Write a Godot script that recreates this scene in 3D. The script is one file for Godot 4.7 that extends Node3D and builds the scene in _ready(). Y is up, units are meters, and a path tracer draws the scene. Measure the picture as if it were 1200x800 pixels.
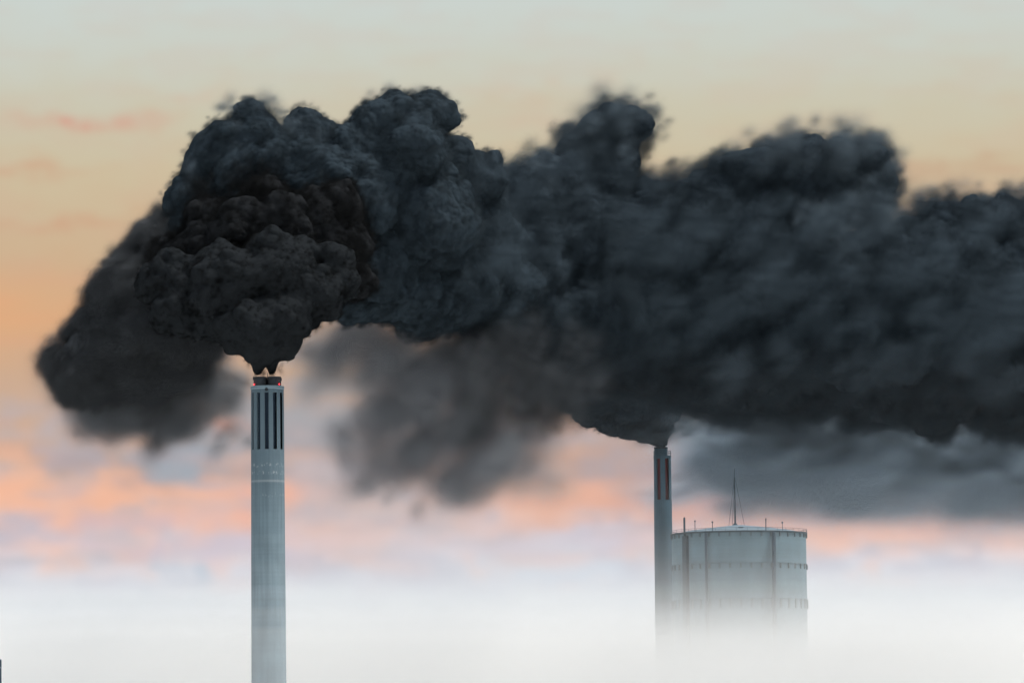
extends Node3D
# Two power-station chimneys over a fog bank at dusk, with a long black plume of smoke drifting across the sky.

const FOCAL := 5571.0        # focal length in pixels of the 1200x800 photograph
const PITCH := 5.1
const ROLL := -0.57
const EXPOSURE := 1.5       # the photograph is exposed for the dark smoke
const NEAR := 1430.0         # depth of the near chimney, metres
const FAR := 2900.0          # depth of the far chimney

var cam: Camera3D
var M := {}
var taken := {}
var rng := RandomNumberGenerator.new()

# ------------------------------------------------------------------ small helpers
func numbered(called: String) -> String:
	var n: int = taken.get(called, 0)
	taken[called] = n + 1
	return called if n == 0 else "%s_%03d" % [called, n]

func thing(called: String, label: String, category: String, at: Vector3, group := "", kind := "") -> Node3D:
	var o := Node3D.new()
	o.name = numbered(called)
	add_child(o, true)
	o.position = at
	tag(o, label, category, group, kind)
	return o

func tag(o: Node, label := "", category := "", group := "", kind := "") -> void:
	if label: o.set_meta("label", label)
	if category: o.set_meta("category", category)
	if group: o.set_meta("group", group)
	if kind: o.set_meta("kind", kind)

func part(called: String, mesh: Mesh, m: Material, parent: Node, at := Vector3.ZERO, turn := 0.0) -> MeshInstance3D:
	var o := MeshInstance3D.new()
	o.name = called
	o.mesh = mesh
	o.material_override = m
	o.position = at
	o.rotation.y = turn
	parent.add_child(o, true)
	return o

func mat(c: Color, rough := 0.9, metal := 0.0) -> StandardMaterial3D:   # c is linear
	var m := StandardMaterial3D.new()
	m.albedo_color = c.linear_to_srgb()
	m.roughness = rough
	m.metallic = metal
	m.metallic_specular = 0.3
	return m

func srgb(r: float, g: float, b: float) -> Color:     # 0..255 display values to linear
	return Color(r / 255.0, g / 255.0, b / 255.0).srgb_to_linear()

func where(px: float, py: float, depth: float) -> Vector3:   # the world point at that depth (metres along -Z) seen in that direction
	var b := cam.transform.basis
	var d := b * Vector3((px - 600.0) / FOCAL, (400.0 - py) / FOCAL, -1.0)
	return cam.position + d * (depth / -d.z)

func metres(px: float, depth: float) -> float:
	return px * depth / FOCAL

func smooth_step(a: float, b: float, x: float) -> float:
	var t := clampf((x - a) / (b - a), 0.0, 1.0)
	return t * t * (3.0 - 2.0 * t)

func lathe(profile: Array, seg := 64, closed := false) -> ArrayMesh:      # [radius, y] rows, from bottom outside upwards
	var st := SurfaceTool.new()
	st.begin(Mesh.PRIMITIVE_TRIANGLES)
	var n := profile.size()
	var y0: float = profile[0][1]
	var y1: float = profile[n - 1][1]
	for i in n - 1 + int(closed):
		var a: Array = profile[i]
		var b: Array = profile[(i + 1) % n]
		for s in seg:
			var t0 := TAU * s / seg
			var t1 := TAU * (s + 1) / seg
			var q := []
			for e in [[a, t0, 0], [b, t0, 0], [b, t1, 1], [a, t1, 1]]:
				var r: float = e[0][0]
				var nr := Vector2(float(b[1]) - float(a[1]), float(a[0]) - float(b[0])).normalized()
				q.append([Vector3(sin(e[1]) * r, e[0][1], cos(e[1]) * r), Vector3(sin(e[1]) * nr.x, nr.y, cos(e[1]) * nr.x), Vector2(float(s + e[2]) / seg, 1.0 - (float(e[0][1]) - y0) / maxf(absf(y1 - y0), 0.001))])
			for k in [0, 1, 2, 0, 2, 3]:
				st.set_normal(q[k][1])
				st.set_uv(q[k][2])
				st.add_vertex(q[k][0])
	return st.commit()

func tube(a: Vector3, b: Vector3, r0: float, r1: float, seg := 8) -> ArrayMesh:
	var st := SurfaceTool.new()
	st.begin(Mesh.PRIMITIVE_TRIANGLES)
	add_tube(st, a, b, r0, r1, seg)
	return st.commit()

func add_tube(st: SurfaceTool, a: Vector3, b: Vector3, r0: float, r1: float, seg := 8) -> void:
	var d := (b - a).normalized()
	var u := d.cross(Vector3.RIGHT if absf(d.x) < 0.8 else Vector3.UP).normalized()
	var v := u.cross(d)
	for s in seg:
		var n0 := u * cos(TAU * s / seg) + v * sin(TAU * s / seg)
		var n1 := u * cos(TAU * (s + 1) / seg) + v * sin(TAU * (s + 1) / seg)
		for e in [[a + n0 * r0, n0], [a + n1 * r0, n1], [b + n1 * r1, n1], [a + n0 * r0, n0], [b + n1 * r1, n1], [b + n0 * r1, n0], [b + n0 * r1, d], [b + n1 * r1, d], [b, d], [a + n1 * r0, -d], [a + n0 * r0, -d], [a, -d]]:
			st.set_normal(e[1])
			st.add_vertex(e[0])

func box(size: Vector3) -> BoxMesh:
	var b := BoxMesh.new()
	b.size = size
	return b

func noise(seed_: int, period: float, kind := FastNoiseLite.TYPE_SIMPLEX_SMOOTH, octaves := 1) -> FastNoiseLite:
	var n := FastNoiseLite.new()
	n.seed = seed_
	n.noise_type = kind
	n.frequency = 1.0 / period
	n.fractal_type = FastNoiseLite.FRACTAL_FBM if octaves > 1 else FastNoiseLite.FRACTAL_NONE
	n.fractal_octaves = octaves
	if kind == FastNoiseLite.TYPE_CELLULAR:
		n.cellular_distance_function = FastNoiseLite.DISTANCE_EUCLIDEAN
		n.cellular_return_type = FastNoiseLite.RETURN_DISTANCE
		n.cellular_jitter = 1.0
	return n

# ------------------------------------------------------------------ camera, sky, light
func make_camera() -> void:
	cam = Camera3D.new()
	cam.name = "camera"
	add_child(cam)
	cam.position = Vector3(0, 2.0, 0)
	cam.transform.basis = Basis(Vector3.RIGHT, deg_to_rad(PITCH)) * Basis(Vector3.BACK, deg_to_rad(ROLL))
	cam.keep_aspect = Camera3D.KEEP_HEIGHT
	cam.fov = rad_to_deg(2.0 * atan(400.0 / FOCAL))
	cam.near = 1.0
	cam.far = 60000.0
	cam.current = true

# rows of [height in the photo's pixels, colour]; the dusk sky from high above down to the misty horizon
var sky_rows := [
	[-9000.0, Color(1.50, 1.58, 1.70)], [-2500.0, Color(1.15, 1.21, 1.28)], [-500.0, srgb(202, 214, 216)], [0.0, srgb(203, 211, 206)], [60.0, srgb(203, 206, 195)], [130.0, srgb(203, 197, 175)],
	[200.0, srgb(205, 190, 160)], [300.0, srgb(206, 177, 144)], [370.0, srgb(212, 171, 134)], [450.0, srgb(203, 171, 146)], [520.0, srgb(205, 172, 152)], [560.0, srgb(232, 185, 158)],
	[600.0, srgb(236, 190, 172)], [640.0, srgb(236, 202, 194)], [668.0, srgb(216, 215, 224)], [700.0, srgb(219, 225, 231)], [760.0, srgb(233, 237, 240)], [800.0, srgb(241, 244, 245)], [900.0, srgb(246, 248, 248)],
]
# clouds of the evening sky: centre and half size (photo pixels), colour, strength, how much the wind has torn them
var clouds := [
	[-30, 365, 150, 42, srgb(232, 172, 124), 0.42, 0.3], [88, 141, 62, 9, srgb(214, 152, 134), 0.75, 1.0], [185, 149, 45, 5, srgb(212, 160, 136), 0.5, 1.0], [240, 109, 60, 7, srgb(212, 178, 156), 0.3, 1.0],
	[30, 198, 70, 8, srgb(206, 158, 128), 0.45, 1.0], [90, 258, 90, 9, srgb(206, 150, 120), 0.4, 1.0], [655, 103, 55, 7, srgb(214, 182, 160), 0.55, 1.0], [600, 128, 70, 10, srgb(208, 182, 158), 0.35, 1.0],
	[1130, 205, 90, 10, srgb(196, 158, 130), 0.5, 1.0], [1150, 290, 160, 60, srgb(196, 164, 138), 0.5, 0.5],
	[200, 538, 110, 24, srgb(138, 146, 158), 0.75, 1.6], [285, 505, 70, 36, srgb(136, 140, 150), 0.7, 1.6], [400, 480, 120, 60, srgb(146, 146, 152), 0.7, 1.5], [400, 560, 60, 40, srgb(190, 182, 186), 0.5, 1.5],
	[300, 582, 60, 22, srgb(250, 178, 148), 0.8, 1.2], [265, 495, 30, 8, srgb(232, 160, 130), 0.6, 1.4], [60, 574, 140, 14, srgb(246, 184, 152), 0.7, 1.0], [130, 606, 130, 10, srgb(240, 186, 168), 0.5, 1.0],
	[-5, 622, 42, 22, srgb(178, 182, 200), 0.8, 1.0], [100, 625, 60, 9, srgb(205, 192, 204), 0.6, 1.0], [160, 604, 90, 6, srgb(208, 184, 190), 0.7, 1.0], [190, 636, 26, 18, srgb(196, 184, 200), 0.7, 2.2], [214, 662, 18, 24, srgb(178, 194, 210), 0.7, 1.8],
	[300, 636, 80, 14, srgb(206, 196, 212), 0.6, 1.0], [700, 583, 130, 15, srgb(252, 182, 150), 0.85, 0.8], [660, 540, 110, 40, srgb(222, 176, 150), 0.7, 1.2], [720, 545, 60, 14, srgb(176, 160, 164), 0.5, 1.2],
	[690, 634, 90, 11, srgb(202, 200, 216), 0.75, 0.8], [560, 640, 160, 18, srgb(216, 208, 216), 0.6, 1.0], [640, 668, 120, 16, srgb(204, 216, 228), 0.6, 1.0],
	[460, 600, 130, 40, srgb(196, 190, 194), 0.6, 1.3], [1000, 535, 260, 60, srgb(120, 134, 150), 0.85, 1.0], [880, 570, 110, 34, srgb(158, 154, 168), 0.6, 1.2], [830, 590, 50, 16, srgb(214, 170, 164), 0.6, 1.2],
	[1020, 618, 130, 17, srgb(232, 192, 182), 0.7, 1.0], [1160, 605, 90, 22, srgb(220, 184, 178), 0.7, 1.0], [1190, 560, 120, 40, srgb(104, 118, 134), 0.7, 0.9],
]

func sky_colour(x: float, y: float, warp: FastNoiseLite, streak: FastNoiseLite) -> Color:
	var wx := warp.get_noise_2d(x, y * 2.2)
	var wy := warp.get_noise_2d(x + 5000.0, y * 2.2 + 900.0)
	var yy := y + wy * 16.0
	var c: Color = sky_rows[0][1]
	for i in sky_rows.size() - 1:
		if yy >= sky_rows[i][0]:
			var t := clampf((yy - float(sky_rows[i][0])) / (float(sky_rows[i + 1][0]) - float(sky_rows[i][0])), 0.0, 1.0)
			c = (sky_rows[i][1] as Color).lerp(sky_rows[i + 1][1], t)
	if y > -400.0 and y < 1000.0:
		var low := smooth_step(430.0, 540.0, y) * (1.0 - smooth_step(650.0, 700.0, y))
		var patch := streak.get_noise_2d(x * 0.55 + wx * 40.0 + 3000.0, y * 1.7)
		c = c.lerp(srgb(176, 178, 194), clampf(patch * 2.2 - 0.05, 0.0, 0.55) * low)
		c = c.lerp(srgb(250, 190, 158), clampf(-patch * 1.8 - 0.1, 0.0, 0.5) * low)
		var s := streak.get_noise_2d(x * 0.35, y * 2.6)
		c = c.lerp(srgb(214, 160, 140) if y < 640.0 else srgb(206, 212, 224), clampf(s * 0.5, 0.0, lerpf(0.07, 0.2, smooth_step(100.0, 560.0, y))))
		c = c.lerp(srgb(180, 178, 186), clampf(-s * 1.7, 0.0, 0.45) * smooth_step(430.0, 520.0, y) * (1.0 - smooth_step(640.0, 690.0, y)))
		for k in clouds:
			var torn: float = k[6]
			var dx: float = (x + wx * 46.0 * torn - float(k[0])) / float(k[2])
			var dy: float = (y + wy * 26.0 * torn - float(k[1])) / float(k[3])
			var d := dx * dx + dy * dy
			if d < 4.0:
				c = c.lerp(k[4], minf(0.96, float(k[5]) * 1.3) * exp(-d * 0.9) * clampf(0.9 + s * 1.1 * torn, 0.2, 1.0))
	return c

func sky_texture() -> ImageTexture:
	var warp := noise(11, 90.0, FastNoiseLite.TYPE_SIMPLEX_SMOOTH, 4)
	var streak := noise(12, 70.0, FastNoiseLite.TYPE_SIMPLEX_SMOOTH, 4)
	var w := 4096
	var h := 2048
	var coarse := Image.create(512, 256, false, Image.FORMAT_RGBF)
	for j in 256:
		for i in 512:
			coarse.set_pixel(i, j, sky_at((i + 0.5) / 512.0, (j + 0.5) / 256.0, warp, streak))
	coarse.resize(w, h, Image.INTERPOLATE_BILINEAR)
	for j in range(int(h * 0.5 - 24.0 / 180.0 * h), int(h * 0.5 + 4)):
		for k in range(int(-16.0 / 360.0 * w), int(16.0 / 360.0 * w)):
			var i := posmod(k, w)
			coarse.set_pixel(i, j, sky_at((i + 0.5) / w, (j + 0.5) / h, warp, streak))
	return ImageTexture.create_from_image(coarse)

func sky_at(u: float, v: float, warp: FastNoiseLite, streak: FastNoiseLite) -> Color:
	var around := (u if u < 0.5 else u - 1.0) * TAU      # north, where the camera looks, lies on the panorama's edge
	var up := (0.5 - v) * PI
	var tilt := clampf(up - deg_to_rad(PITCH), -1.4, 1.35)
	var x := 600.0 + FOCAL * (tan(around) if absf(around) < 0.3 else signf(around) * (0.3093 + (absf(around) - 0.3)))
	var y := 400.0 - FOCAL * tan(tilt)
	var c := sky_colour(x, y, warp, streak)
	return Color(c.r / EXPOSURE, c.g / EXPOSURE, c.b / EXPOSURE)

func make_light() -> void:
	var sun := DirectionalLight3D.new()
	sun.name = "daylight"
	sun.light_energy = 1.6
	sun.light_angular_distance = 12.0
	sun.light_color = Color(1.0, 0.97, 0.93)
	sun.shadow_enabled = true
	sun.rotation_degrees = Vector3(-66.0, 84.0, 0.0)
	sun.sky_mode = DirectionalLight3D.SKY_MODE_LIGHT_ONLY
	add_child(sun)
	var pano := PanoramaSkyMaterial.new()
	pano.panorama = sky_texture()
	var sky := Sky.new()
	sky.sky_material = pano
	var e := Environment.new()
	e.background_mode = Environment.BG_SKY
	e.sky = sky
	e.tonemap_mode = Environment.TONE_MAPPER_LINEAR
	e.tonemap_exposure = EXPOSURE
	e.sdfgi_enabled = true
	e.ssao_enabled = true
	e.ssil_enabled = true
	e.volumetric_fog_enabled = true
	e.volumetric_fog_density = 0.0
	var we := WorldEnvironment.new()
	we.name = "environment"
	we.environment = e
	add_child(we)

# ------------------------------------------------------------------ materials
func make_materials() -> void:
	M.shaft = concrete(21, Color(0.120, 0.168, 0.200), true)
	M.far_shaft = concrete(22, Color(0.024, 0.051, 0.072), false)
	M.louvre = mat(Color(0.005, 0.013, 0.026), 0.8)
	M.red_louvre = mat(Color(0.045, 0.004, 0.008), 0.9)
	M.flue = concrete(23, Color(0.015, 0.019, 0.023), false)
	M.collar = mat(Color(0.009, 0.012, 0.016), 0.8)
	M.steel = mat(Color(0.018, 0.036, 0.054), 0.6, 0.3)
	M.tank = concrete(24, Color(0.068, 0.112, 0.138), false)
	M.roof = mat(Color(0.06, 0.09, 0.115), 0.6)
	M.rim = mat(Color(0.013, 0.027, 0.038), 0.7)
	M.bracket = mat(Color(0.036, 0.058, 0.070), 0.8)
	M.ground = mat(Color(0.74, 0.75, 0.76), 1.0)
	var gn := NoiseTexture2D.new()
	gn.width = 512
	gn.height = 512
	gn.seamless = true
	gn.noise = noise(31, 60.0, FastNoiseLite.TYPE_SIMPLEX_SMOOTH, 5)
	var ramp := Gradient.new()
	ramp.colors = PackedColorArray([Color(0.80, 0.80, 0.78), Color(1, 1, 1)])
	gn.color_ramp = ramp
	M.ground.albedo_texture = gn
	M.ground.uv1_triplanar = true
	M.ground.uv1_world_triplanar = true
	M.ground.uv1_scale = Vector3.ONE * 0.004
	var lamp := StandardMaterial3D.new()
	lamp.albedo_color = Color(0.6, 0.1, 0.1)
	lamp.emission_enabled = true
	lamp.emission = Color(1.0, 0.16, 0.20)
	lamp.emission_energy_multiplier = 3.5
	M.lamp = lamp

func concrete(seed_: int, c: Color, patched: bool) -> StandardMaterial3D:
	# slip-formed concrete: level casting bands, rain streaks running down, blotches; chalky bloom on the near shaft
	var w := 256
	var h := 1024
	var im := Image.create(w, h, false, Image.FORMAT_RGB8)
	var band := noise(seed_, 9.0)
	var blotch := noise(seed_ + 100, 70.0, FastNoiseLite.TYPE_SIMPLEX_SMOOTH, 4)
	var run := noise(seed_ + 200, 12.0, FastNoiseLite.TYPE_SIMPLEX_SMOOTH, 3)
	for j in h:
		var lift := band.get_noise_1d(j) * 0.05 + (-0.05 if j % 26 == 0 else 0.0) + band.get_noise_1d(floor(j / 26.0) * 40.0) * 0.05
		for i in w:
			var t := TAU * i / w
			var a := Vector3(cos(t) * 40.0, j, sin(t) * 40.0)
			var k := 1.0 + lift + blotch.get_noise_3d(a.x, a.y * 0.6, a.z) * 0.22 + run.get_noise_3d(a.x * 1.5, a.y * 0.05, a.z * 1.5) * 0.16
			var col := Color(c.r * k, c.g * k, c.b * k)
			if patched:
				var painted_fade := 1.0 - smooth_step(0.0, 0.72, float(j) / h + run.get_noise_3d(a.x * 1.2, a.y * 0.04, a.z * 1.2) * 0.12)
				col = col.lerp(Color(c.r * 0.36, c.g * 0.40, c.b * 0.43), painted_fade * 0.95)  # tone fade painted into the colour: darker at the head, paler downward like haze
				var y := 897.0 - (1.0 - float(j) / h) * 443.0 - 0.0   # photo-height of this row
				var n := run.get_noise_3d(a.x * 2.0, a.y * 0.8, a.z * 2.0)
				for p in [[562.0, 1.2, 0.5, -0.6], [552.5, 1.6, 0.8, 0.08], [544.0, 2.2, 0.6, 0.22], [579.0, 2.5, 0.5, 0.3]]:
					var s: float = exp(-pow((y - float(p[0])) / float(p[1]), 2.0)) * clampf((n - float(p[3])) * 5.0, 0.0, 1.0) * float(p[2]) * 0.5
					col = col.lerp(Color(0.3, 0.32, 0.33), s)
			im.set_pixel(i, j, col.linear_to_srgb())
	var m := StandardMaterial3D.new()
	m.albedo_texture = ImageTexture.create_from_image(im)
	m.roughness = 0.9
	m.metallic_specular = 0.3
	return m

# ------------------------------------------------------------------ chimneys
# The shaft: a tapered tube whose head has upright recesses between piers.
func shaft_mesh(height: float, r_base: float, r_top: float, slots: int, first: float, half: float, y0: float, y1: float, deep: float) -> ArrayMesh:
	var st := SurfaceTool.new()
	st.begin(Mesh.PRIMITIVE_TRIANGLES)
	var rad := func(y: float) -> float: return lerpf(r_base, r_top, clampf(y / height, 0.0, 1.0))
	var point := func(t: float, y: float, inset: float) -> Vector3: return Vector3(sin(t), 0, cos(t)) * (rad.call(y) - inset) + Vector3.UP * y
	var quad := func(a: Vector3, b: Vector3, c: Vector3, d: Vector3, na: Vector3, nb: Vector3, ua: float, ub: float) -> void:   # a, b at the bottom
		for e in [[a, na, ua], [d, na, ua], [c, nb, ub], [a, na, ua], [c, nb, ub], [b, nb, ub]]:
			st.set_normal(e[1])
			st.set_uv(Vector2(e[2], 1.0 - (e[0] as Vector3).y / height))
			st.add_vertex(e[0])
	var angles := []          # [from, to, is slot]
	for s in slots:
		var c: float = first + TAU * s / slots
		var n: float = c + TAU / slots
		for k in 4: angles.append([lerpf(c - half, c + half, k / 4.0), lerpf(c - half, c + half, (k + 1) / 4.0), true])
		for k in 6: angles.append([lerpf(c + half, n - half, k / 6.0), lerpf(c + half, n - half, (k + 1) / 6.0), false])
	var levels := []
	for k in 13: levels.append([y0 * k / 12.0, 0])
	levels.append([y1, 1])
	levels.append([height, 0])
	for a in angles:
		var t0: float = a[0]
		var t1: float = a[1]
		var n0 := Vector3(sin(t0), 0, cos(t0))
		var n1 := Vector3(sin(t1), 0, cos(t1))
		for k in range(1, levels.size()):
			var in_head: bool = levels[k][1] == 1
			var inset := deep if in_head and a[2] else 0.0
			var lo: float = levels[k - 1][0]
			var hi: float = levels[k][0]
			quad.call(point.call(t0, lo, inset), point.call(t1, lo, inset), point.call(t1, hi, inset), point.call(t0, hi, inset), n0, n1, t0 / TAU, t1 / TAU)
			if inset > 0.0:   # sill and lintel
				quad.call(point.call(t0, lo, 0.0), point.call(t1, lo, 0.0), point.call(t1, lo, deep), point.call(t0, lo, deep), Vector3.UP, Vector3.UP, t0 / TAU, t1 / TAU)
				quad.call(point.call(t0, hi, deep), point.call(t1, hi, deep), point.call(t1, hi, 0.0), point.call(t0, hi, 0.0), Vector3.DOWN, Vector3.DOWN, t0 / TAU, t1 / TAU)
		# the deck at the top
		quad.call(point.call(t0, height, 0.0), point.call(t1, height, 0.0), Vector3.UP * height, Vector3.UP * height, Vector3.UP, Vector3.UP, 0.0, 0.0)
	for s in slots:   # reveals
		var c: float = first + TAU * s / slots
		for side in [-1.0, 1.0]:
			var t: float = c + side * half
			var n: Vector3 = Vector3(cos(t), 0, -sin(t)) * -side
			quad.call(point.call(t, y0, 0.0), point.call(t, y0, deep), point.call(t, y1, deep), point.call(t, y1, 0.0), n, n, t / TAU, t / TAU)
	return st.commit()

func louvre_mesh(width: float, height: float) -> ArrayMesh:
	# a dark panel of sloping blades
	var st := SurfaceTool.new()
	st.begin(Mesh.PRIMITIVE_TRIANGLES)
	var n := int(height / 0.9)
	for k in n:
		var y := height * k / n
		var y2 := height * (k + 1) / n
		for e in [[-0.5, y, 0.0], [-0.5, y2, -0.22], [0.5, y2, -0.22], [-0.5, y, 0.0], [0.5, y2, -0.22], [0.5, y, 0.0], [-0.5, y, 0.0], [0.5, y, 0.0], [0.5, y, -0.22], [-0.5, y, 0.0], [0.5, y, -0.22], [-0.5, y, -0.22]]:
			st.add_vertex(Vector3(float(e[0]) * width, e[1], e[2]))
	st.generate_normals()
	return st.commit()

func near_chimney() -> void:
	var deck := where(313, 454, NEAR)
	var h := deck.y
	var t := thing("chimney", "tall pale concrete chimney with dark blue slots round its head and two red lamps", "chimney", Vector3(deck.x, 0, deck.z), "chimneys of the plant")
	var r := metres(19.3, NEAR)
	var y0 := h - metres(73.5, NEAR)
	var y1 := h - metres(7.0, NEAR)
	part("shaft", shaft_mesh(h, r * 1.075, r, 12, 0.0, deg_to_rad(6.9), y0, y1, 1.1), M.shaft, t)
	var lm := louvre_mesh(r * 2.0 * sin(deg_to_rad(6.7)), y1 - y0 - 0.02)
	for k in 12:
		var a := TAU * k / 12
		var rr := r * 1.02 - 0.72
		part("louvre", lm, M.louvre, t, Vector3(sin(a) * rr, y0 + 0.01, cos(a) * rr), a)
	# the flues that stand out of the head: two in front, two behind, each with a dark collar
	var fr := metres(7.4, NEAR)
	var fh := metres(11.6, NEAR)
	for s in [[-1, 1], [1, 1], [-1, -1], [1, -1]]:
		var f := part("flue", lathe([[fr, 0.0], [fr, fh], [fr - 0.35, fh], [fr - 0.35, 0.3], [0.01, 0.3]], 40), M.flue, t, Vector3(s[0] * metres(8.4, NEAR), h + 0.01, s[1] * metres(8.4, NEAR) - 0.2))
		part("collar", lathe([[fr + 0.02, fh - 0.9], [fr + 0.22, fh - 0.8], [fr + 0.22, fh + 0.06], [fr - 0.37, fh + 0.06], [fr - 0.37, fh - 0.4]], 40), M.collar, f)
	var core := part("service_core", box(Vector3(metres(32, NEAR), fh - 0.6, 1.4)), M.collar, t, Vector3(0, h + (fh - 0.6) / 2.0 + 0.01, 0))
	core.rotation.y = 0.0
	part("finial", tube(Vector3.ZERO, Vector3(0, 2.2, 0), 0.14, 0.08), M.steel, t, Vector3(0.1, h + fh - 0.6, 0.0))
	# round hatch under the parapet
	var hatch := part("hatch", tube(Vector3(0, 0, -0.25), Vector3(0, 0, 0.16), 0.5, 0.5, 20), M.collar, t, Vector3(0, h - metres(3.6, NEAR), r))
	hatch.name = "hatch"
	# parapet kerb round the deck
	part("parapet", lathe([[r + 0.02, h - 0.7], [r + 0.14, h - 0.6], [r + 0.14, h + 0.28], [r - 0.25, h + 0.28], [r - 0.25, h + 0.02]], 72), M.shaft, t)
	for s in [-1.0, 1.0]:
		var at := Vector3(s * metres(14.8, NEAR), h + 0.75, metres(12.7, NEAR))
		part("lamp_post", tube(Vector3(at.x, h, at.z), Vector3(at.x, at.y - 0.3, at.z), 0.09, 0.09), M.steel, t)
		var ball := SphereMesh.new()
		ball.radius = 0.19
		ball.height = 0.38
		part("red_lamp", ball, M.lamp, t, at)
		var l := OmniLight3D.new()
		l.name = "red_lamp_light"
		l.light_color = Color(1.0, 0.16, 0.20)
		l.light_energy = 1.0
		l.omni_range = 40.0
		l.omni_attenuation = 2.0
		l.light_size = 0.2
		l.shadow_enabled = true
		l.position = at
		t.add_child(l, true)

func far_chimney() -> void:
	var d := FAR
	var deck := where(776.3, 534, d)
	var h := deck.y
	var t := thing("chimney", "slim grey chimney with dark red slots, half sunk in fog behind the round tank", "chimney", Vector3(deck.x, 0, deck.z), "chimneys of the plant")
	var r := metres(10.4, d)
	var y0 := h - metres(52.0, d)
	var y1 := h - metres(3.5, d)
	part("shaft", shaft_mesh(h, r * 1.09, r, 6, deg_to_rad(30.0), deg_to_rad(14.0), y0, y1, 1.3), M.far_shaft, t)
	var lm := louvre_mesh(r * 2.0 * sin(deg_to_rad(13.6)), y1 - y0 - 0.02)
	for k in 6:
		var a := deg_to_rad(30.0) + TAU * k / 6
		var rr := r - 1.0
		part("louvre", lm, M.red_louvre, t, Vector3(sin(a) * rr, y0 + 0.01, cos(a) * rr), a)
	var fr := metres(7.9, d)
	var fh := metres(10.0, d)
	var f := part("flue", lathe([[fr, 0.0], [fr, fh], [fr - 0.4, fh], [fr - 0.4, 0.3], [0.01, 0.3]], 40), M.far_shaft, t, Vector3(-metres(1.6, d), h + 0.01, 0))
	part("collar", lathe([[fr + 0.02, fh - 1.0], [fr + 0.15, fh - 0.9], [fr + 0.15, fh + 0.06], [fr - 0.42, fh + 0.06], [fr - 0.42, fh - 0.4]], 40), M.collar, f)
	railing(t, r - 0.12, h, 18, metres(5.5, d), 0.09)

func railing(t: Node3D, r: float, y: float, posts: int, high: float, thick: float) -> void:
	var pm := tube(Vector3.ZERO, Vector3(0, high, 0), thick, thick, 6)
	for k in posts:
		var a := TAU * (k + 0.5) / posts
		part("railing_post", pm, M.steel, t, Vector3(sin(a) * r, y, cos(a) * r))
	for f in [0.5, 1.0]:
		var yy: float = y + high * f
		part("handrail", lathe([[r + thick, yy - thick], [r + thick, yy + thick], [r - thick, yy + thick], [r - thick, yy - thick]], 72, true), M.steel, t)

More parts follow.
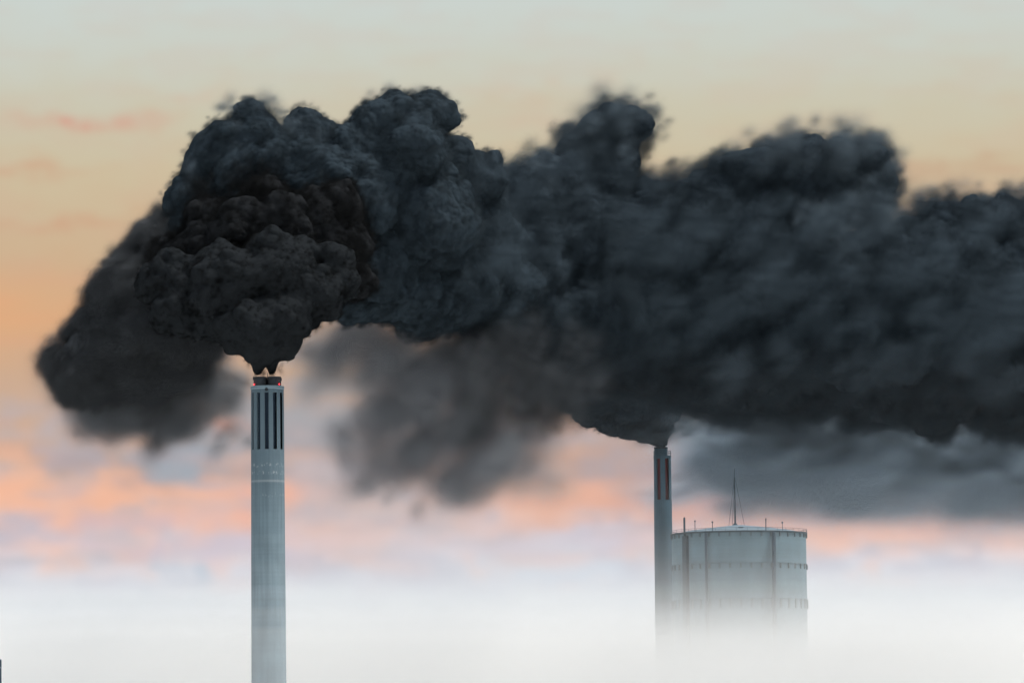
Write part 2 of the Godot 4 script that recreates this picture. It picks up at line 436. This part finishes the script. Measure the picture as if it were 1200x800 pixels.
# ------------------------------------------------------------------ the round tank
func tank() -> void:
	var d := 2790.0
	var rim := where(866.0, 625.0, d)
	var h := rim.y
	var r := metres(78.8, d)
	var t := thing("gas_holder", "huge round grey tank with mast and railing on its roof, fading into fog", "tank", Vector3(rim.x, 0, rim.z))
	var px := metres(1.0, d)
	# wall in upright plates: a slightly many-sided drum
	part("wall", lathe([[r, 0.0], [r, h - 38.0 * px], [r, h - 1.0]], 80), M.tank, t)
	part("rim", lathe([[r - 0.3, h - 1.0], [r + 0.75, h - 1.0], [r + 0.75, h], [r - 1.2, h]], 80), M.rim, t)
	part("roof", lathe([[r - 0.4, h - 0.3], [r * 0.8, h + 1.35], [r * 0.5, h + 3.0], [r * 0.2, h + 4.3], [3.0, h + 4.9], [0.01, h + 5.0]], 80), M.roof, t)
	# galleries that run round the wall
	for y in [h - 37.0 * px, h - 78.0 * px]:
		part("gallery", lathe([[r + 0.01, y - 0.25], [r + 0.45, y - 0.2], [r + 0.45, y], [r + 0.01, y]], 80), M.tank, t)
	# brackets under the rim and the galleries, one every nine degrees
	var rows := [[h - 1.02, 2.6], [h - 37.0 * px - 0.27, 3.4], [h - 78.0 * px - 0.27, 6.4]]
	for row in rows:
		var bm := box(Vector3(0.9, float(row[1]) * 0.85, 0.7))
		for k in 40:
			var a := deg_to_rad(9.0 * k - 1.4)
			part("bracket", bm, M.bracket, t, Vector3(sin(a) * (r + 0.36), float(row[0]) - float(row[1]) * 0.425, cos(a) * (r + 0.36)), a)
	# thick and thin downpipes
	for p in [[26.3, 1.15], [-30.4, 0.75], [118.0, 0.55], [-118.0, 0.7]]:
		var a := deg_to_rad(p[0])
		var w: float = p[1]
		part("downpipe", tube(Vector3(0, 0, 0), Vector3(0, h - 1.02, 0), w, w, 14), M.steel, t, Vector3(sin(a) * (r + w + 1.0), 0, cos(a) * (r + w + 1.0)))
	# caged stair tower on the left of the wall, and the pipe that stands over it
	var sa := deg_to_rad(-53.0)
	var tower := part("stair_tower", box(Vector3(3.6, h - 2.2, 2.0)), M.rim, t, Vector3(sin(sa) * (r + 1.02), (h - 2.2) / 2.0, cos(sa) * (r + 1.02)), sa)
	for k in 16:
		part("landing", box(Vector3(4.1, 0.18, 2.3)), M.steel, tower, Vector3(0, h / 2.0 - 4.0 - k * 3.6, 0.1))
	railing(t, r + 0.55, h, 40, 1.7, 0.085)
	# vents and poles along the rim
	for p in [[-58.0, 0.62, 8.2, 0.62], [-44.0, 0.22, 6.0, 0.5], [-26.0, 0.2, 5.0, 0.6], [21.5, 0.3, 6.4, 0.42], [38.6, 0.16, 4.6, 0.6]]:
		var a := deg_to_rad(p[0])
		var v := part("vent_pipe", tube(Vector3.ZERO, Vector3(0, p[2], 0), p[1], p[1], 10), M.steel, t, Vector3(sin(a) * (r - 1.0), h - 0.2, cos(a) * (r - 1.0)))
		part("cowl", tube(Vector3(0, float(p[2]) - 0.1, 0), Vector3(0, float(p[2]) + 0.8, 0), p[3], float(p[3]) * 0.7, 10), M.steel, v)
	for p in [[0.0, 26.0, 2.4, 2.2], [17.0, 26.5, 1.9, 1.5], [-40.0, 27.0, 1.6, 1.2]]:
		var a := deg_to_rad(p[0])
		part("roof_hatch", box(Vector3(p[2] * 1.2, p[3], 2.0)), M.rim, t, Vector3(sin(a) * float(p[1]), h + float(p[3]) / 2.0 + 0.4, cos(a) * float(p[1])), a)
	# mast with guy wires on the crown of the roof
	var foot := Vector3(-metres(4.0, d), h + 4.85, 0.0)
	var top := metres(67.0, d)
	var mast := part("mast", tube(Vector3.ZERO, Vector3(0, top, 0), 0.55, 0.2, 10), M.steel, t, foot)
	for f in [0.25, 0.5, 0.75]:
		part("crossarm", box(Vector3(1.5 - float(f), 0.22, 0.22)), M.steel, mast, Vector3(0, top * float(f), 0))
	part("mast_foot", tube(Vector3(0, -0.6, 0), Vector3(0, 1.4, 0), 2.2, 0.6, 16), M.roof, mast)
	for a in [75.0, 195.0, 315.0]:
		var e := Vector3(sin(deg_to_rad(a)) * 5.6, 0.2, cos(deg_to_rad(a)) * 5.6)
		part("guy_wire", tube(Vector3(0, top * 0.88, 0), e + Vector3(0, -0.9, 0), 0.11, 0.11, 5), M.steel, mast)

func edge_mast() -> void:
	var d := 1250.0
	var top := where(-0.1, 772.5, d)
	var t := thing("lighting_mast", "thin grey mast just showing at the bottom corner of the white fog", "mast", Vector3(top.x, 0, top.z))
	part("pole", tube(Vector3.ZERO, Vector3(0, top.y - 2.2, 0), 0.42, 0.26, 12), M.steel, t)
	part("lamp_head", tube(Vector3(0, top.y - 2.1, 0), Vector3(0, top.y, 0), 0.3, 0.3, 12), M.steel, t)

# ------------------------------------------------------------------ smoke
# A body of smoke: a field of soft-joined puffs meshed as surface nets, then folded into billows at four sizes.
func nets(blobs: Array, h: float, k: float) -> Array:
	var lo := Vector3.ONE * 1e9
	var hi := -lo
	for b in blobs:
		var e := Vector3.ONE * (float(b[1]) + h * 3.0)
		lo = lo.min((b[0] as Vector3) - e)
		hi = hi.max((b[0] as Vector3) + e)
	var nx := int((hi.x - lo.x) / h) + 2
	var ny := int((hi.y - lo.y) / h) + 2
	var nz := int((hi.z - lo.z) / h) + 2
	var f := PackedFloat32Array()
	f.resize(nx * ny * nz)
	for b in blobs:
		var c: Vector3 = ((b[0] as Vector3) - lo) / h
		var r: float = b[1]
		var reach := (r + k * 3.0) / h
		for z in range(maxi(0, int(c.z - reach)), mini(nz, int(c.z + reach) + 2)):
			for y in range(maxi(0, int(c.y - reach)), mini(ny, int(c.y + reach) + 2)):
				var row := (z * ny + y) * nx
				var q := (y - c.y) * (y - c.y) + (z - c.z) * (z - c.z)
				for x in range(maxi(0, int(c.x - reach)), mini(nx, int(c.x + reach) + 2)):
					f[row + x] += exp(clampf((r - sqrt(q + (x - c.x) * (x - c.x)) * h) / k, -8.0, 14.0))
	var id := PackedInt32Array()
	id.resize(nx * ny * nz)
	id.fill(-1)
	var v := PackedVector3Array()
	var sx := 1
	var sy := nx
	var sz := nx * ny
	var corner := [0, sx, sy, sx + sy, sz, sx + sz, sy + sz, sx + sy + sz]
	var edges := [[0, 1], [2, 3], [4, 5], [6, 7], [0, 2], [1, 3], [4, 6], [5, 7], [0, 4], [1, 5], [2, 6], [3, 7]]
	for z in nz - 1:
		for y in ny - 1:
			for x in nx - 1:
				var at := (z * ny + y) * nx + x
				var n := 0
				for o in corner:
					if f[at + o] > 1.0: n += 1
				if n == 0 or n == 8: continue
				var sum := Vector3.ZERO
				var m := 0
				for e in edges:
					var a := log(maxf(f[at + corner[e[0]]], 1e-5))
					var b := log(maxf(f[at + corner[e[1]]], 1e-5))
					if (a > 0.0) == (b > 0.0): continue
					var t := clampf(a / (a - b), 0.0, 1.0)
					var p := Vector3(e[0] & 1, (e[0] >> 1) & 1, e[0] >> 2).lerp(Vector3(e[1] & 1, (e[1] >> 1) & 1, e[1] >> 2), t)
					sum += p
					m += 1
				id[at] = v.size()
				v.append(lo + (Vector3(x, y, z) + sum / m) * h)
	var tri := PackedInt32Array()
	for z in range(1, nz - 1):
		for y in range(1, ny - 1):
			for x in range(1, nx - 1):
				var at := (z * ny + y) * nx + x
				var s := f[at] > 1.0
				for ax in [[sx, sy, sz], [sy, sz, sx], [sz, sx, sy]]:
					if s == (f[at + ax[0]] > 1.0): continue
					var a := id[at - ax[1] - ax[2]]
					var b := id[at - ax[2]]
					var c := id[at]
					var dd := id[at - ax[1]]
					if s: tri.append_array(PackedInt32Array([a, c, b, a, dd, c]))
					else: tri.append_array(PackedInt32Array([a, b, c, a, c, dd]))
	return [v, tri]

func normals_of(v: PackedVector3Array, tri: PackedInt32Array) -> PackedVector3Array:
	var n := PackedVector3Array()
	n.resize(v.size())
	for i in range(0, tri.size(), 3):
		var a := tri[i]
		var b := tri[i + 1]
		var c := tri[i + 2]
		var w := (v[c] - v[a]).cross(v[b] - v[a])
		n[a] += w
		n[b] += w
		n[c] += w
	for i in n.size():
		n[i] = n[i].normalized()
	return n

func finer(v: PackedVector3Array, tri: PackedInt32Array) -> Array:
	var out := v.duplicate()
	var at := {}
	var t2 := PackedInt32Array()
	t2.resize(tri.size() * 4)
	var total := v.size() + tri.size() / 2 + 8
	var w := 0
	for i in range(0, tri.size(), 3):
		var m := [0, 0, 0]
		for k in 3:
			var a := tri[i + k]
			var b := tri[i + (k + 1) % 3]
			var key := mini(a, b) * total + maxi(a, b)
			var got: int = at.get(key, -1)
			if got < 0:
				got = out.size()
				out.append((v[a] + v[b]) * 0.5)
				at[key] = got
			m[k] = got
		for q in [tri[i], m[0], m[2], m[0], tri[i + 1], m[1], m[2], m[1], tri[i + 2], m[0], m[1], m[2]]:
			t2[w] = q
			w += 1
	return [relaxed(out, t2, 0.35), t2]

func relaxed(v: PackedVector3Array, tri: PackedInt32Array, how: float) -> PackedVector3Array:
	var s := PackedVector3Array()
	s.resize(v.size())
	var c := PackedInt32Array()
	c.resize(v.size())
	for i in range(0, tri.size(), 3):
		for k in 3:
			var a := tri[i + k]
			s[a] += v[tri[i + (k + 1) % 3]]
			c[a] += 1
	for i in v.size():
		s[i] = v[i].lerp(s[i] / maxi(c[i], 1), how)
	return s

var swirl: Array
var lumps := []
var small_balls := []
var fine_balls := []
var mist_balls := []

func billowed(v: PackedVector3Array, tri: PackedInt32Array, sizes: Array, amounts: Array, mouth: Vector3, u: float, rough_start := 0.28) -> PackedVector3Array:
	var n := normals_of(v, tri)
	var out := v.duplicate()
	for i in v.size():
		var p := v[i]
		var near := clampf((p - mouth).length() / (34.0 * u), rough_start, 1.0)
		var q := p + Vector3(swirl[0].get_noise_3dv(p), swirl[1].get_noise_3dv(p), swirl[2].get_noise_3dv(p)) * 5.0 * u
		var s := 0.0
		for k in sizes.size():
			var d: float = lumps[k].get_noise_3dv(q / (float(sizes[k]) * u)) + 1.0
			s += (0.62 - d * d * 1.35) * float(amounts[k])
		out[i] = p + n[i] * s * near * u
	return out

func commit(v: PackedVector3Array, n: PackedVector3Array, tri: PackedInt32Array, c := PackedColorArray()) -> ArrayMesh:
	var a := []
	a.resize(Mesh.ARRAY_MAX)
	a[Mesh.ARRAY_VERTEX] = v
	a[Mesh.ARRAY_NORMAL] = n
	a[Mesh.ARRAY_INDEX] = tri
	if c.size(): a[Mesh.ARRAY_COLOR] = c
	var m := ArrayMesh.new()
	m.add_surface_from_arrays(Mesh.PRIMITIVE_TRIANGLES, a)
	return m

func lobed(blobs: Array, counts: Array, least: float) -> Array:
	# every puff carries smaller puffs half sunk in its surface, and those carry smaller ones again
	var all := blobs.duplicate()
	var last := blobs
	for n in counts:
		var grown := []
		for b in last:
			var r: float = b[1]
			for k in n:
				var y := rng.randf_range(-1.0, 1.0)
				var a := rng.randf() * TAU
				var d := Vector3(cos(a) * sqrt(1.0 - y * y), y, sin(a) * sqrt(1.0 - y * y))
				var s := r * rng.randf_range(0.26, 0.5)
				if s > least:
					grown.append([(b[0] as Vector3) + d * (r * rng.randf_range(0.94, 1.04) - s * 0.42), s])
		all.append_array(grown)
		last = grown
	return all

func smoke_body(t: Node3D, rows: Array, depth: float, h: float, soot_: Material, fray_material: Material, mouth: Vector3, sizes: Array, amounts: Array, frays: int, fray_size: float, lobes: Array) -> void:
	var u := depth / 2000.0          # sizes below are given for smoke 2 km away
	h *= u
	var blobs := []
	for b in rows:
		var dz: float = b[3] if b.size() > 3 else 0.0
		blobs.append([where(b[0], b[1], depth + dz * u) - t.position, maxf(metres(float(b[2]) * 0.9, depth + dz * u) - fray_size * u * 0.3 * minf(1.0, float(b[2]) / 30.0), 1.2)])
	blobs = lobed(blobs, lobes, h * 1.1)
	var m := mouth - t.position
	var g := nets(blobs, h, h * 0.4)
	var v: PackedVector3Array = relaxed(g[0], g[1], 0.3)
	var tri: PackedInt32Array = g[1]
	var f := finer(v, tri)
	v = billowed(f[0], f[1], sizes.slice(0, 2), amounts.slice(0, 2), m, u)
	tri = f[1]
	# the dense body, with its finest folds
	var fine := finer(v, tri)
	var vf := billowed(fine[0], fine[1], sizes.slice(2), amounts.slice(2), m, u, 0.5)
	part("billow", commit(vf, normals_of(vf, fine[1]), fine[1]), soot_, t)
	# the frayed edge: loose flecks of soot that thin out away from the body, torn into clumps by the wind
	var vm := relaxed(billowed(v, tri, sizes.slice(2), amounts.slice(2), m, u, 0.5), tri, 0.4)
	var nm := normals_of(vm, tri)
	var tear := noise(400, fray_size * 3.5 * u, FastNoiseLite.TYPE_SIMPLEX_SMOOTH, 3)
	var spots := []
	for k in frays:
		var i := rng.randi_range(0, vm.size() - 1)
		var near := clampf((vm[i] - m).length() / (40.0 * u), 0.4, 1.0)
		var far_out := -log(1.0 - rng.randf() * 0.97) * 0.5 * fray_size * u * near
		var p := vm[i] + nm[i] * far_out
		if tear.get_noise_3dv(p) < far_out / (fray_size * u * near) * 0.5 - 0.35: continue
		spots.append([p, fray_size * u * near * rng.randf_range(0.35, 1.0)])
	flecks(t, spots, fray_material, Vector3(1.25, 0.85, 1.0), 0.5, small_balls if fray_size < 1.0 else fine_balls)

func flecks(t: Node3D, spots: Array, m: Material, shape: Vector3, slant: float, balls := fine_balls) -> void:
	for k in balls.size():
		var mine := []
		for i in range(k, spots.size(), balls.size()): mine.append(spots[i])
		if mine.is_empty(): continue
		var mm := MultiMesh.new()
		mm.transform_format = MultiMesh.TRANSFORM_3D
		mm.mesh = balls[k]
		mm.instance_count = mine.size()
		for i in mine.size():
			var b := Basis(Vector3.BACK, slant + rng.randf_range(-0.5, 0.5)) * Basis.from_scale(shape * float(mine[i][1])) * Basis.from_euler(Vector3(rng.randf() * TAU, rng.randf() * TAU, rng.randf() * TAU))
			mm.set_instance_transform(i, Transform3D(b, mine[i][0]))
		var o := MultiMeshInstance3D.new()
		o.name = "loose_smoke"
		o.multimesh = mm
		o.material_override = m
		o.set_meta("kind", "stuff")
		t.add_child(o, true)

func make_flecks() -> void:
	# a loose ball of soot flecks, dense in the middle and thinning to nothing
	for n in 4:
		small_balls.append(fleck_ball(420, 0.062))
		fine_balls.append(fleck_ball(5000, 0.0155))
		mist_balls.append(fleck_ball(58000, 0.0043))

func fleck_ball(many: int, size: float) -> ArrayMesh:
	var st := SurfaceTool.new()
	st.begin(Mesh.PRIMITIVE_TRIANGLES)
	for k in many:
		var p := Vector3(rng.randfn(), rng.randfn(), rng.randfn()) * 0.38
		var q := Basis.from_euler(Vector3(rng.randf() * TAU, rng.randf() * TAU, rng.randf() * TAU)) * Basis.from_scale(Vector3.ONE * size * rng.randf_range(0.5, 1.0))
		var out := p.normalized()
		for c in [Vector3(0, 1, 0), Vector3(0.87, -0.5, 0), Vector3(-0.87, -0.5, 0)]:
			st.set_normal(out)
			st.add_vertex(p + q * c)
	return st.commit()

func drift(spots: Array, t: Node3D, px: float, py: float, rx: float, ry: float, depth: float, many: int, size := 34.0) -> void:
	# a torn sheet of thin smoke: loose balls of flecks, crowded where the wind has gathered them
	var gather := noise(500, 70.0, FastNoiseLite.TYPE_SIMPLEX_SMOOTH, 3)
	for k in many:
		var a := rng.randf() * TAU
		var d := pow(rng.randf(), 0.6)
		var x := px + cos(a) * d * rx
		var y := py + sin(a) * d * ry
		if gather.get_noise_2d(x * 0.8 + y * 0.5, y * 0.9 - x * 0.2) < -0.25 + rng.randf_range(-0.3, 0.2): continue
		var z := depth + rng.randfn() * metres(ry * 0.35, depth)
		spots.append([where(x, y, z) - t.position, metres(size * rng.randf_range(0.4, 1.1), z)])

func soot(c: Color, alpha := 1.0) -> StandardMaterial3D:
	var m := mat(Color(c.r, c.g, c.b), 1.0)
	m.metallic_specular = 0.0
	m.specular_mode = BaseMaterial3D.SPECULAR_DISABLED
	if alpha < 1.0:
		m.transparency = BaseMaterial3D.TRANSPARENCY_ALPHA
		m.albedo_color.a = alpha
		m.vertex_color_use_as_albedo = true
	return m

func smoke() -> void:
	rng.seed = 77
	swirl = [noise(1, 26.0), noise(2, 26.0), noise(3, 26.0)]
	for k in 4: lumps.append(noise(40 + k, 1.0, FastNoiseLite.TYPE_CELLULAR))
	make_flecks()
	rng.seed = 2024
	var black := soot(Color(0.0083, 0.0098, 0.0114))
	var brown := soot(Color(0.0086, 0.0096, 0.0110))
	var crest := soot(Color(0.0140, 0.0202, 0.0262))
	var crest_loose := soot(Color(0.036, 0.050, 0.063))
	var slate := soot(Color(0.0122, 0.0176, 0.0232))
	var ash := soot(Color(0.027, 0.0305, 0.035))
	var black_loose := soot(Color(0.0092, 0.0100, 0.0108))
	var slate_loose := soot(Color(0.046, 0.065, 0.084))
	var grey_loose := soot(Color(0.075, 0.084, 0.096))
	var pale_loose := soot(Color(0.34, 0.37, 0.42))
	var under_loose := soot(Color(0.085, 0.114, 0.142))
	var dark_loose := soot(Color(0.050, 0.058, 0.068))
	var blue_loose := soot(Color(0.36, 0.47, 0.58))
	# --- the plume of the near chimney
	var mouth := where(311, 442, NEAR)
	var t := thing("smoke_plume", "black billowing smoke that boils up from the tall pale chimney and bends over it", "smoke", mouth, "smoke plumes")
	var near_rows := [[302, 436, 5, 0], [318, 435, 4, 3], [302, 429, 8, 0], [318, 428, 7, 3], [303, 422, 11, 0], [317, 421, 10, 4], [308, 411, 19, 0], [334, 408, 15, 3], [276, 400, 18, 0], [356, 384, 12, 4], [368, 379, 7, 5], [298, 400, 26, -4], [328, 394, 24, 2], [290, 378, 38, -8], [330, 368, 36, -4], [352, 366, 20, 4], [368, 343, 38, 6], [388, 318, 34, 10],
		[245, 372, 30, 0], [215, 358, 36, 4], [193, 372, 20, 6], [186, 330, 28, 10], [205, 325, 34, 8], [268, 335, 52, -2], [325, 318, 52, 2]]
	smoke_body(t, near_rows, NEAR, 1.3, black, black_loose, mouth, [6.5, 3.4, 1.9, 1.0], [1.3, 0.6, 0.2, 0.05], 3500, 1.7, [16, 14])
	var mid_rows := [[240, 300, 44, 0], [285, 275, 46, -6], [330, 265, 44, -4], [372, 275, 44, 4], [400, 290, 34, 8], [250, 265, 36, 4], [310, 240, 36, 6], [210, 300, 32, 8], [415, 330, 26, 16], [390, 250, 40, 10]]
	smoke_body(t, mid_rows, NEAR + 20.0, 1.45, brown, black_loose, mouth, [7.0, 3.8, 2.0, 1.1], [1.4, 0.65, 0.22, 0.05], 5000, 2.2, [15, 12])
	var upper_rows := [[206, 240, 17, 0], [222, 225, 26, 0], [236, 196, 24, 0], [246, 176, 26, 0], [268, 166, 28, 0], [292, 138, 23, 0], [300, 160, 34, 0], [275, 198, 40, 0], [320, 188, 40, 0], [356, 150, 24, 2], [350, 185, 40, 4], [380, 160, 20, 4],
		[410, 178, 36, 6], [440, 152, 36, 8], [464, 136, 30, 10], [498, 134, 29, 12], [520, 137, 20, 14], [480, 180, 50, 12], [530, 198, 36, 34], [566, 207, 30, 50], [430, 230, 60, 10], [490, 260, 70, 20], [380, 230, 60, 4], [300, 240, 55, 6],
		[240, 258, 42, 4], [545, 270, 62, 62], [440, 308, 65, 18], [515, 335, 64, 48], [405, 345, 34, 14], [435, 350, 32, 18], [475, 345, 40, 20], [572, 340, 56, 72]]
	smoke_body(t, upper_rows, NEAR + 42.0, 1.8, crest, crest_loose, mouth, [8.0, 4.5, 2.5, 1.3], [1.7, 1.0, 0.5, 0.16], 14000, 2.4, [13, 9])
	var left_rows := [[74, 426, 20, 0], [100, 440, 34, 0], [92, 408, 24, 0], [128, 400, 40, 0], [130, 352, 23, 0], [158, 335, 38, 0], [172, 305, 30, 0], [192, 278, 30, 0], [170, 380, 55, 0], [168, 428, 38, 0], [206, 412, 38, 0], [225, 370, 45, 0]]
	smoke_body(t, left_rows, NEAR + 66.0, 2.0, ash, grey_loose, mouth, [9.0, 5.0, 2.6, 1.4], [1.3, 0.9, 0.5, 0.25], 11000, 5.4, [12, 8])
	# --- the plume of the far chimney and the long bank that both of them feed
	var far_mouth := where(775, 524, FAR)
	var t2 := thing("smoke_plume", "long dark bank of smoke trailing right from the slim chimney over the round tank", "smoke", far_mouth, "smoke plumes")
	var bank_rows := [[610, 236, 46, -50], [646, 216, 40, -30], [680, 186, 36, 0], [706, 156, 36, 0], [735, 149, 28, 0], [754, 145, 17, 0], [724, 186, 32, 0], [692, 222, 45, 0], [760, 240, 34, 0], [812, 244, 38, 0],
		[836, 230, 36, 4], [870, 206, 38, 6], [905, 206, 40, 8], [946, 196, 40, 10], [986, 191, 34, 14], [1020, 187, 29, 18], [1034, 212, 23, 20], [1008, 232, 42, 18], [1062, 274, 26, 22], [1106, 262, 33, 26], [1140, 256, 31, 28], [1180, 259, 33, 32], [1232, 272, 48, 36],
		[950, 250, 58, 12], [880, 262, 58, 8], [600, 300, 68, -50], [660, 290, 68, -25], [730, 290, 68, 2], [800, 312, 70, 6], [870, 332, 70, 8], [950, 332, 70, 12], [1030, 326, 68, 18], [1100, 334, 70, 24], [1180, 344, 72, 30], [1250, 350, 70, 36], [600, 368, 64, -50], [670, 370, 74, -25],
		[740, 385, 72, 0], [820, 385, 70, 4], [900, 392, 66, 8], [980, 394, 66, 14], [1060, 396, 66, 20], [1140, 404, 66, 26], [1215, 412, 66, 32], [636, 418, 42, -40], [690, 432, 46, 0], [796, 436, 46, 10], [838, 446, 46, 20], [870, 444, 48, 30], [940, 446, 52, 34], [1020, 450, 52, 38], [1100, 456, 54, 42], [1180, 462, 56, 46], [1250, 470, 56, 50]]
	smoke_body(t2, bank_rows, NEAR + 150.0, 2.6, slate, slate_loose, far_mouth, [14.0, 7.0, 3.8, 2.0], [2.2, 1.3, 0.7, 0.3], 22000, 5.6, [9, 6])
	var foot_rows := [[776, 519, 8, 0], [770, 510, 14, 0], [758, 502, 18, -3], [784, 503, 8, 0], [740, 497, 21, -6], [716, 492, 20, -10], [693, 482, 22, -14], [770, 480, 26, -8], [740, 462, 36, -14], [778, 462, 18, -6], [700, 450, 40, -20], [668, 450, 34, -24], [783, 494, 9, 0], [787, 478, 14, 0], [790, 458, 22, 0]]
	smoke_body(t2, foot_rows, FAR - 5.0, 1.5, slate, slate_loose, far_mouth, [6.0, 3.6, 2.0, 1.1], [0.9, 0.6, 0.3, 0.1], 4000, 1.6, [13, 9])
	# --- thin grey smoke that hangs under the plumes
	var grey := []
	var lobe := []
	var dark := []
	for p in [[470, 435, 120, 55, 1515, 110], [530, 490, 105, 80, 1525, 163], [500, 530, 125, 60, 1527, 53], [500, 560, 115, 42, 1532, 37], [410, 405, 75, 32, 1508, 45], [600, 540, 80, 50, 1530, 24]]:
		drift(grey, t, p[0], p[1], p[2], p[3], p[4], p[5], 44.0)
	for p in [[570, 430, 85, 55, 1520, 136], [600, 470, 60, 50, 1530, 70], [630, 440, 75, 62, 1500, 63], [655, 476, 34, 30, 1505, 18], [540, 470, 80, 55, 1525, 70]]:
		drift(dark, t, p[0], p[1], p[2], p[3], p[4], p[5])
	for p in [[185, 445, 100, 62, 1508, 302], [150, 460, 70, 45, 1510, 115], [190, 460, 95, 55, 1512, 177], [150, 492, 70, 30, 1514, 45], [215, 505, 90, 36, 1516, 37], [105, 500, 45, 22, 1516, 16], [245, 430, 40, 50, 1508, 52], [85, 440, 40, 40, 1514, 30]]:
		drift(lobe, t, p[0], p[1], p[2], p[3], p[4], p[5], 30.0)
	var wisps := []
	drift(wisps, t, 300, 431, 13, 11, NEAR, 26, 7.0)
	drift(wisps, t, 320, 431, 11, 10, NEAR, 22, 6.0)
	drift(wisps, t, 309, 422, 24, 16, NEAR, 40, 8.0)
	drift(wisps, t, 372, 379, 12, 8, NEAR, 14, 7.0)
	drift(wisps, t, 300, 218, 95, 26, NEAR + 14.0, 70, 17.0)
	drift(wisps, t, 418, 275, 24, 60, NEAR + 16.0, 50, 17.0)
	drift(wisps, t, 195, 300, 24, 50, NEAR + 20.0, 30, 17.0)
	flecks(t, wisps, black_loose, Vector3(0.8, 1.2, 0.9), 0.0)
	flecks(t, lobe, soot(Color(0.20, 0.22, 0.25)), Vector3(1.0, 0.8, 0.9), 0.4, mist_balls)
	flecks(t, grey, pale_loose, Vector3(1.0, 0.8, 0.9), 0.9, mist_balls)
	flecks(t, dark, dark_loose, Vector3(1.0, 0.8, 0.9), 0.9, mist_balls)
	var under := []
	var blue := []
	for p in [[890, 480, 70, 28, 1660, 53], [930, 495, 140, 48, 1660, 102], [1060, 505, 150, 52, 1660, 102], [1210, 512, 140, 56, 1660, 102]]:
		drift(under, t2, p[0], p[1], p[2], p[3], p[4], p[5], 30.0)
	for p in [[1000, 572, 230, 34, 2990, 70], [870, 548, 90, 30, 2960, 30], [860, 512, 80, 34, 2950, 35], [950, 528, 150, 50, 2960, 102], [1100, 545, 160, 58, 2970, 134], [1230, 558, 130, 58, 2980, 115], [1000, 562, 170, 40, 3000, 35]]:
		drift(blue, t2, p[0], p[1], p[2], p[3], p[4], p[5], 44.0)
	drift(under, t2, 768, 490, 36, 28, FAR - 20.0, 60, 15.0)
	drift(under, t2, 804, 492, 22, 20, FAR - 10.0, 30, 13.0)
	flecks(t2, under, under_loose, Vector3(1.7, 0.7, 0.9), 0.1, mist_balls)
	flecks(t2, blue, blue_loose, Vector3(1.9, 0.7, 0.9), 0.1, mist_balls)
	# the thin upper fringe, coloured pale in place of sky light shining through
	var fringe := []
	var fringe2 := []
	for p in [[290, 128, 40, 24, 1468, 26], [358, 140, 36, 20, 1468, 20], [478, 124, 62, 26, 1480, 40], [225, 200, 34, 50, 1470, 30]]:
		drift(fringe, t, p[0], p[1], p[2], p[3], p[4], p[5], 15.0)
	for p in [[718, 142, 50, 40, 1570, 40], [690, 178, 60, 30, 1570, 30], [940, 172, 110, 32, 1575, 60], [1036, 205, 30, 50, 1590, 36], [1140, 246, 90, 30, 1600, 60], [1000, 250, 70, 30, 1560, 30], [610, 205, 50, 26, 1540, 24]]:
		drift(fringe2, t2, p[0], p[1], p[2], p[3], p[4], p[5], 22.0)
	var fringe_loose := soot(Color(0.095, 0.128, 0.160))
	flecks(t, fringe, fringe_loose, Vector3(1.2, 0.85, 0.9), 0.4, mist_balls)
	flecks(t2, fringe2, fringe_loose, Vector3(1.15, 0.9, 0.95), 0.4, mist_balls)
	# streaks of smoke drawn out along the bank by the wind
	var streaks := []
	for p in [[700, 300, 130, 110, 1545, 66], [860, 330, 160, 120, 1545, 82], [1040, 340, 160, 110, 1550, 82], [1190, 350, 120, 110, 1555, 61], [575, 290, 70, 110, 1495, 50]]:
		drift(streaks, t2, p[0], p[1], p[2], p[3], p[4], p[5], 30.0)
	drift(streaks, t2, 772, 205, 26, 14, 1560.0, 26, 16.0)
	drift(streaks, t2, 795, 193, 12, 8, 1560.0, 12, 12.0)
	flecks(t2, streaks, slate_loose, Vector3(1.35, 0.85, 0.9), 0.42, mist_balls)

# ------------------------------------------------------------------ ground and fog
func ground() -> void:
	var p := PlaneMesh.new()
	p.size = Vector2(50000, 50000)
	var g := part("ground", p, M.ground, self, Vector3(0, 0, -10000))
	tag(g, "pale frosted ground under the fog", "ground", "", "structure")

func fog() -> void:
	# a low fog bank, thick at the ground and thinning upwards, that begins behind the near chimney
	var t := thing("fog_bank", "low white fog bank that hides the foot of the plant", "fog", Vector3(0, 0, -NEAR + 55.0), "", "stuff")
	# each layer reaches from the ground to its own height, so that the fog thins upwards
	var tops := [36.0, 43.0, 49.0, 55.0, 62.0, 71.0, 86.0, 125.0]
	var thick := func(h: float) -> float: return 0.0041 * exp(-maxf(0.0, h - 45.0) / 9.5) + 0.00022 * exp(-h / 60.0)
	for i in tops.size():
		var f := FogVolume.new()
		f.name = "fog_layer"
		f.shape = RenderingServer.FOG_VOLUME_SHAPE_BOX
		f.size = Vector3(5000 + i * 3.0, float(tops[i]) - 0.2 - i * 0.01, 2600 + i * 3.0)
		f.position = Vector3(0, 0.2 + i * 0.01 + f.size.y / 2.0, -1300)
		var m := FogMaterial.new()
		m.albedo = Color(0.985, 0.995, 1.0)
		m.density = thick.call(tops[i]) - (thick.call(tops[i + 1]) if i + 1 < tops.size() else 0.0)
		f.material = m
		t.add_child(f, true)

func _ready() -> void:
	make_camera()
	make_light()
	make_materials()
	ground()
	near_chimney()
	far_chimney()
	tank()
	edge_mast()
	smoke()
	fog()
